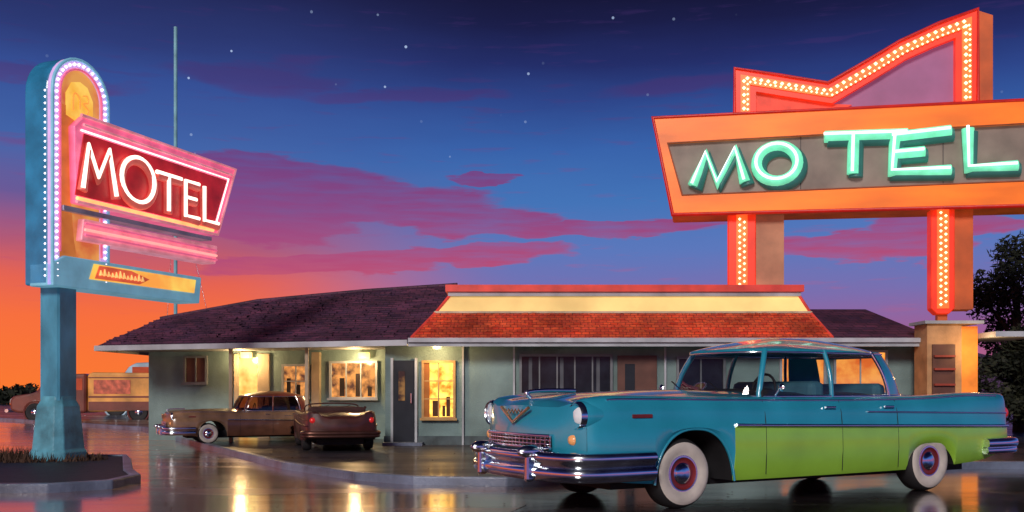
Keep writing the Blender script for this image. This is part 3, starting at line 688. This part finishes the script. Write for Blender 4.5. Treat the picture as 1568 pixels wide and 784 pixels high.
def house(par,paint,gl,edge):
    n=96;rows=8;vs=[];fs=[];ii=[]
    bc=(2.2,1.30,.80,1.03); tcp=(2.2,1.06,.665,1.52)
    def P(th,v):
        c,s=se(th,3.4); b=math.sin(v*math.pi)*.03
        return ((bc[0]*(1-v)+tcp[0]*v)+c*(bc[1]*(1-v)+tcp[1]*v+b),s*(bc[2]*(1-v)+tcp[2]*v+b),bc[3]*(1-v)+tcp[3]*v)
    for r in range(rows+1):
        for a in range(n): vs.append(P(2*math.pi*a/n,r/rows))
    for r in range(rows):
        for a in range(n):
            b=(a+1)%n; fs.append((r*n+a,r*n+b,(r+1)*n+b,(r+1)*n+a))
            c,s=se(2*math.pi*(a+.5)/n,3.4)
            ii.append(1 if (c>.60 and abs(s)>.72) else 0)
    mk('windows',vs,fs,[gl,paint],par,ii,True,60)
    vs=[];fs=[];R_=12
    for r in range(R_+1):
        k=1-r/R_
        kk=math.sin(k*math.pi/2) if k<1 else 1
        zz=1.52+.165*math.cos(kk*math.pi/2)**.85
        if r==0: zz=1.505
        for a in range(n):
            c,s=se(2*math.pi*a/n,3.4 if k>.5 else 3)
            sl=-.035*max(0,c)*kk
            vs.append((tcp[0]+c*(tcp[1])*kk*1.03,s*tcp[2]*kk*1.03,zz+sl))
    for r in range(R_):
        for a in range(n):
            b=(a+1)%n; fs.append((r*n+a,r*n+b,(r+1)*n+b,(r+1)*n+a))
    mk('roof',vs,fs,[paint],par,None,True,60)
    def findth(xr,side):
        best=None
        for q in range(720):
            th=2*math.pi*q/720; c,s=se(th,3.4)
            if s*side>0 and (best is None or abs(c-xr)<best[0]): best=(abs(c-xr),th)
        return best[1]
    for k,(xr,rr,mm) in enumerate(((-.80,.03,paint),(-.12,.024,paint),(.58,.02,edge))):
        for s in (-1,1):
            th=findth(xr,s); tube('pillar_%d_%d'%(k,s+1),[[P(th,i/8) for i in range(9)]],rr,mm,par)
    tube('window_base_trim',[[P(2*math.pi*a/n,.02) for a in range(n)]+[P(0,.02)]],.018,edge,par)
    tube('window_top_trim',[[P(2*math.pi*a/n,.95) for a in range(n)]+[P(0,.95)]],.014,edge,par)
    seat=mat('seat_vinyl',(.05,.16,.2,1),.6)
    bev(box('front_seat',1.95,2.15,-.62,.62,.95,1.20,seat,par),.06); bev(box('rear_seat',2.95,3.12,-.6,.6,.95,1.18,seat,par),.06)
    sw=[(1.52+.03*math.sin(t*math.pi/10),-.36+.17*math.cos(t*math.pi/10),1.10+.17*math.sin(t*math.pi/10)) for t in range(20)]; sw.append(sw[0])
    tube('steering_wheel',[sw],.014,black,par)
    bev(box('dashboard',1.15,1.38,-.7,.7,1.0,1.12,black,par),.04)
def side(x,s,z,off=.012):
    return (x,s*(herm(x,wP)+off),z)
def finish_car(par,paint,edge):
    lens=mat('lens',(.8,.86,.9,1),.08,var=.1,emis=.12)
    for s in (-1,1):
        lathe('headlight_pod_%d'%(s+1),[(.0,.25),(.13,.22),(.14,.08),(.135,.0),(.12,-.03),(.11,-.02)],[paint],[0]*5,par,(-1.06,s*.80,.87),'x',28)
        lathe('headlight_ring_%d'%(s+1),[(.10,.01),(.10,-.035),(.115,-.05),(.132,-.02),(.132,.02)],[edge],[0]*4,par,(-1.07,s*.80,.87),'x',28)
        lathe('headlight_lens_%d'%(s+1),[(0,-.05),(.05,-.043),(.08,-.02),(.105,.01)],[lens],[0]*3,par,(-1.07,s*.80,.87),'x',24)
        lathe('turn_lamp_%d'%(s+1),[(0,-.04),(.035,-.03),(.05,0)],[mat('turn_amber',(.9,.4,.15,1),.2,emis=.2)],[0]*2,par,(-1.12,s*.77,.66),'x',16)
        lathe('tail_lamp_%d'%(s+1),[(0,.07),(.05,.06),(.075,.02),(.08,-.04)],[mat('tail_red',(.6,.02,.02,1),.2,emis=.3)],[0]*3,par,(4.93,s*.74,.84),'x',16)
    fb=lambda z:[(-.40,-.995,z),(-.8,-1.01,z),(-1.05,-.99,z),(-1.22,-.87,z),(-1.32,-.5,z),(-1.36,0,z),(-1.32,.5,z),(-1.22,.87,z),(-1.05,.99,z),(-.8,1.01,z),(-.40,.995,z)]
    vs=[];fs=[]
    prof=[(.0,.555),(-.035,.545),(-.055,.52),(-.055,.48),(-.03,.455),(-.025,.42),(-.05,.395),(-.055,.35),(-.03,.305),(0,.29)]
    path=catm(fb(0)); n=len(path); K=len(prof)
    for i,p in enumerate(path):
        a=Vector(path[max(i-1,0)]);b=Vector(path[min(i+1,n-1)]); t=(b-a).normalized(); nr=Vector((-t.y,t.x,0))
        if nr.x>0 and abs(p[1])<.9: nr=-nr
        if abs(p[1])>=.9 and nr.y*p[1]<0: nr=-nr
        for d,z in prof: vs.append((p[0]+nr.x*(-d),p[1]+nr.y*(-d),z))
    for i in range(n-1):
        for j in range(K-1): fs.append((i*K+j,i*K+j+1,(i+1)*K+j+1,(i+1)*K+j))
    mk('front_bumper',vs,fs,edge,par,None,True,50)
    rb=[(4.3,-.97,.5),(4.75,-.95,.5),(4.98,-.84,.5),(5.06,-.5,.5),(5.08,0,.5),(5.06,.5,.5),(4.98,.84,.5),(4.75,.95,.5),(4.3,.97,.5)]
    tube('rear_bumper',[catm(rb)],.06,edge,par); tube('rear_bumper_low',[catm([(a,b,.42) for a,b,c in rb])],.045,edge,par)
    for s in (-1,1):
        lathe('bumper_guard_%d'%(s+1),[(0,-.14),(.03,-.12),(.055,-.07),(.062,0),(.06,.1)],[edge],[0]*4,par,(-1.37,s*.46,.55),'x',20)
        bev(box('guard_post_%d'%(s+1),-1.43,-1.33,s*.46-.03,s*.46+.03,.28,.58,edge,par),.025)
    nose=lambda y,o:bow(XF,y,.90)-.072-o
    ys=[-.58+1.16*i/12 for i in range(13)]
    vs=[];fs=[]
    for y in ys: vs+=[(nose(y,.0),y,.58),(nose(y,.006),y,.69)]
    for i in range(12): fs.append((2*i,2*i+1,2*i+3,2*i+2))
    mk('grille_opening',vs,fs,darkin,par)
    for k,z in enumerate((.58,.617,.653,.69)): tube('grille_bar_%d'%k,[[(nose(y,.015),y,z) for y in ys]],.008 if 0<k<3 else .017,edge,par)
    tube('grille_verticals',[[(nose(y,.018),y,.58),(nose(y,.018),y,.69)] for y in [-.58+1.16*i/18 for i in range(19)]],.004,edge,par)
    gold=mat('emblem_gold',(.8,.6,.35,1),.25,.8)
    tube('hood_v',[[(nose(.22,.0),-.26,.94),(nose(0,.01),0,.80),(nose(.22,.0),.26,.94)]],.016,gold,par)
    tube('hood_script',[[(nose(y,.005),y,.905+.018*((-1)**i)) for i,y in enumerate([-.16+.32*j/10 for j in range(11)])]],.007,gold,par)
    tube('hood_ornament',[catm([(-1.10,0,1.03),(-1.14,0,1.08),(-.95,0,1.10),(-.6,0,1.10)])],.02,edge,par)
    for s in (-1,1):
        X=[.6+4.25*i/40 for i in range(41)]
        tube('side_trim_%d'%(s+1),[[side(x,s,herm(x,ztP)+.01) for x in X]],.018,edge,par)
        tube('belt_trim_%d'%(s+1),[[side(x,s,herm(x,zsP)-.035,-.052) for x in [-.85+5.5*i/40 for i in range(41)]]],.010,edge,par)
        tube('sweep_trim_%d'%(s+1),[[side(x,s,.88-.04*(x-2.4)/2.4,-.008) for x in [2.4+2.45*i/20 for i in range(21)]]],.009,edge,par)
        for k,x in enumerate((.98,2.02,2.86)):
            zt=herm(x,ztP)
            tube('door_seam_%d_%d'%(k,s+1),[[side(x,s,.29,.001),side(x,s,.5,.010),side(x,s,zt,.004),side(x,s,.88,-.014),side(x,s,1.0,-.052)]],.004,black,par)
        for k,x in enumerate((1.85,2.72)): tube('door_handle_%d_%d'%(k,s+1),[[side(x-.07,s,.93,.0),side(x+.07,s,.93,.0)]],.012,edge,par)
        bev(box('fender_badge_%d'%(s+1),-.60,-.38,s*.945-.012,s*.945+.012,.85,.885,maroon,par),.006)
        tube('arch_lip_%d'%(s+1),[[side(.12+.47*c,s,max(.24,arch_z(.12+.47*c)),-.008) for c in [math.cos(math.pi*q/30) for q in range(31)]]],.012,paint,par)
        tube('side_mirror_%d'%(s+1),[[(1.2,s*.86,1.05),(1.2,s*.93,1.12)]],.010,edge,par)
        lathe('mirror_head_%d'%(s+1),[(0,-.03),(.03,-.02),(.042,0),(0,.0)],[edge],[0]*3,par,(1.2,s*.95,1.13),'x',16)
    for k,s in enumerate((-.3,.3)): tube('wiper_%d'%k,[[(.95,s,1.11),(1.03,s+.25,1.2)]],.007,black,par)
    box('undercarriage',-.6,4.4,-.6,.6,.18,.4,darkin,par)
    box('axle_front',-.05,.05,-.8,.8,.28,.38,darkin,par); box('axle_rear',3.37,3.47,-.8,.8,.28,.38,darkin,par)
teal=mat('paint_teal',(.020,.32,.47,1),.27,var=.15,vs=1.5,coat=1,spec=.6,dirt=.14)
green=mat('paint_green',(.29,.58,.05,1),.27,var=.18,vs=1.5,coat=1,dirt=.14)
gl=glassm('car_glass',(.86,.9,.9,1))
hero=empty('classic_car',(1.237,10.72,0),math.atan2(.487,.873),1.087)
body(hero,teal,green); wheels(hero); house(hero,teal,gl,chrome); finish_car(hero,teal,chrome)
pt=mat('paint_tan',(.26,.15,.08,1),.35,coat=.6,var=.3); plw=mat('paint_brown',(.14,.06,.035,1),.35,coat=.6,var=.3)
a=empty('parked_car',(-6.55,20.85,.10),math.atan2(1.7,3.6),.655)
body(a,pt,plw); wheels(a); house(a,mat('paint_redbrown',(.20,.04,.03,1),.35,coat=.5,var=.3),glassm('car_glass_dark',(.35,.22,.2,1)),chrome); finish_car(a,pt,chrome)
cv=mat('paint_maroon_brown',(.07,.02,.016,1),.4,coat=.3,var=.4)
b_=empty('parked_convertible',(-3.75,20.0,.10),math.atan2(-2.6,.75),(.52,.70,.68))
body(b_,cv,cv); wheels(b_,maroon,black); finish_car(b_,cv,mat('aged_chrome',(.13,.06,.045,1),.35,.8))
bev(box('folded_top',2.6,3.6,-.74,.74,1.0,1.17,mat('canvas_top',(.05,.02,.018,1),.9,bump=.4),b_),.09,4)
bev(box('seat',2.0,2.2,-.62,.62,.95,1.18,mat('seat_brown',(.08,.03,.02,1),.7),b_),.06)
tube('windscreen_frame',[catm([(1.25,-.75,1.05),(1.4,-.66,1.22),(1.4,0,1.26),(1.4,.66,1.22),(1.25,.75,1.05)])],.02,cv,b_)
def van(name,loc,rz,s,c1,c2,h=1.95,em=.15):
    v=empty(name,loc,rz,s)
    m1=mat(name+'_cab',c1,.35,coat=.4,var=.4,vs=1.2,emis=.1); m2=mat(name+'_cargo',c2,.4,coat=.3,var=.5,vs=1.2,emis=em)  # faint glow added to cab and cargo paint so they read brighter
    cabp=[(0,.45),(-.02,.85),(.1,1.02),(.75,1.12),(1.0,1.2),(1.35,1.72),(1.6,1.84),(2.9,1.9),(2.9,.35),(.3,.35)]
    prism('cab',cabp,-.9,.9,m1,v,.1); 
    prism('cargo_body',[(2.95,.4),(2.95,1.86),(3.1,h),(5.7,h-.03),(6.0,h-.2),(6.1,.45)],-.95,.95,m2,v,.1)
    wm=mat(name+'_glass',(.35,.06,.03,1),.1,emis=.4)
    for sd in (-1,1):
        for k,(x0,x1) in enumerate(((1.5,2.05),(2.15,2.75))): box('side_window_%d_%d'%(k,sd+1),x0,x1,sd*.905-.01,sd*.905+.01,1.25,1.7,wm,v)
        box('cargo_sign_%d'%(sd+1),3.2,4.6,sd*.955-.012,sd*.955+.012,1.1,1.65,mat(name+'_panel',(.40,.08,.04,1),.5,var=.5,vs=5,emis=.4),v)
        box('cargo_rail_%d'%(sd+1),3.0,6.02,sd*.957-.012,sd*.957+.012,.95,1.02,m1,v)
        box('cargo_rail_b_%d'%(sd+1),3.0,6.02,sd*.957-.012,sd*.957+.012,1.72,1.76,m1,v)
        box('cargo_skirt_%d'%(sd+1),3.0,6.02,sd*.957-.012,sd*.957+.012,.45,.80,m1,v)
        lathe('headlamp_%d'%(sd+1),[(0,-.08),(.1,-.06),(.15,0),(.15,.1)],[white],[0]*3,v,(-.02,sd*.6,.8),'x',16)
        for k,x in enumerate((.95,4.9)):
            lathe('wheel_%d_%d'%(k,sd+1),[(0,.04),(.12,.03),(.15,.0),(.2,.02),(.33,.02),(.38,-.04),(.38,-.2),(0,-.2)],[chrome,black],[0,0,1,1,1,1,1],v,(x,sd*.92,.38),'y',24,sd)
            lathe('fender_%d_%d'%(k,sd+1),[(.38,-.3),(.43,-.2),(.45,0),(.43,.05),(.38,.03)],[m1],[0]*4,v,(x,sd*.9,.40),'y',24,sd)
    tube('front_bumper',[[(-.1,-.95,.45),(-.15,0,.45),(-.1,.95,.45)]],.07,chrome,v)
    prism('windscreen',[(1.02,1.24),(1.33,1.68),(1.31,1.70),(.99,1.25)],-.75,.75,wm,v)
    return v
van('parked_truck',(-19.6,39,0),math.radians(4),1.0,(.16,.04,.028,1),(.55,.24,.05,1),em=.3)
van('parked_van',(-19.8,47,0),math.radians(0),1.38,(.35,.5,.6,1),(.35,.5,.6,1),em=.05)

# ------------------------------------------------------------ vegetation & hills
def foliage_mesh(name,clumps,n,size,mats,parent=None):
    vs=[];fs=[];ii=[]
    tot=sum(c[3]**2 for c in clumps)
    for cx,cy,cz,r,mi in clumps:
        for k in range(int(n*r*r/tot)):
            d=Vector((random.gauss(0,1),random.gauss(0,1),random.gauss(0,1))).normalized()*r*(random.random()**.45)
            c=Vector((cx+d.x,cy+d.y,cz+d.z*.8))
            u=Vector((random.gauss(0,1),random.gauss(0,1),random.gauss(0,1))).normalized(); v=u.orthogonal().normalized()
            s=size*random.uniform(.5,1.3); o=len(vs)
            vs+=[c-u*s,c+v*s*.45,c+u*s,c-v*s*.45]; fs.append((o,o+1,o+2,o+3)); ii.append(mi if random.random()<.8 else 1-mi)
    me=bpy.data.meshes.new(name); me.from_pydata([tuple(v) for v in vs],[],fs)
    for m in mats: me.materials.append(m)
    for p,i in zip(me.polygons,ii): p.material_index=i
    o=bpy.data.objects.new(name,me); COL.objects.link(o)
    if parent: o.parent=parent
    return o
lfa=mat('leaf_dark',(.012,.018,.010,1),.7); lfb=mat('leaf_mid',(.028,.034,.016,1),.7); bark=mat('bark',(.03,.022,.018,1),.9,bump=.5)
def tree(name,loc,h,cr):
    t=empty(name,loc)
    tr=[(0,0,0,.16),(.05,.02,h*.3,.12),(-.04,.0,h*.55,.08),(.02,0,h*.85,.03)]
    vs=[];fs=[];n=10
    for x,y,z,r in tr:
        for a in range(n): vs.append((x+r*math.cos(a*6.283/n),y+r*math.sin(a*6.283/n),z))
    for i in range(3):
        for a in range(n): b=(a+1)%n; fs.append((i*n+a,i*n+b,i*n+n+b,i*n+n+a))
    mk('trunk',vs,fs,bark,t,None,True)
    cl=[];limbs=[]
    for k in range(26):
        a=random.random()*6.28; z=h*random.uniform(.3,.95); rr=cr*random.uniform(.2,.95)*(1.1-abs(z/h-.6)*1.5)
        p=(rr*math.cos(a),rr*math.sin(a),z); limbs.append([(0,0,z*.65),(p[0]*.5,p[1]*.5,z*.85),p])
        cl.append((*p,random.uniform(.25,.5)*cr*.8,random.choice((0,1))))
    tube('limbs',limbs,.03,bark,t); foliage_mesh('crown',cl,9000,.09,[lfa,lfb],t)
tree('broadleaf_tree',(13.7,26.5,0),4.9,1.7)
tree('broadleaf_tree.001',(15.3,27.5,0),5.8,2.0)
tree('broadleaf_tree.002',(13.0,24.0,0),2.9,1.2)
hd=[(10.2+random.uniform(0,6),22+random.uniform(0,1.5),random.uniform(.3,1.6),random.uniform(.4,.7),random.choice((0,1))) for i in range(26)]
foliage_mesh('hedge',hd,9000,.08,[lfa,lfb])
cl=[(-75+55*i/60+random.uniform(-1,1),95+random.uniform(-4,4),random.uniform(.3,1.3),random.uniform(.7,1.3),random.choice((0,1))) for i in range(60)]
foliage_mesh('distant_trees',cl,9000,.35,[lfa,lfb])
vs=[];fs=[];n=80
for i in range(n+1):
    x=60+260*i/n; u=i/n; hgt=34*(math.sin(math.pi*min(1,u*1.4)*.5)**.8)*(.75+.25*math.sin(u*9)+.06*math.sin(u*41))*(.6+.4*u)
    vs+=[(x,300,-1),(x,330,max(0,hgt))]
    vs+=[(x,420,-1)]
for i in range(n):
    o=i*3; fs+=[(o,o+3,o+4,o+1),(o+1,o+4,o+5,o+2)]
mk('hills',vs,fs,mat('hill_purple',(.10,.05,.13,1),.9,var=.3,vs=.02),None,None,True,180)
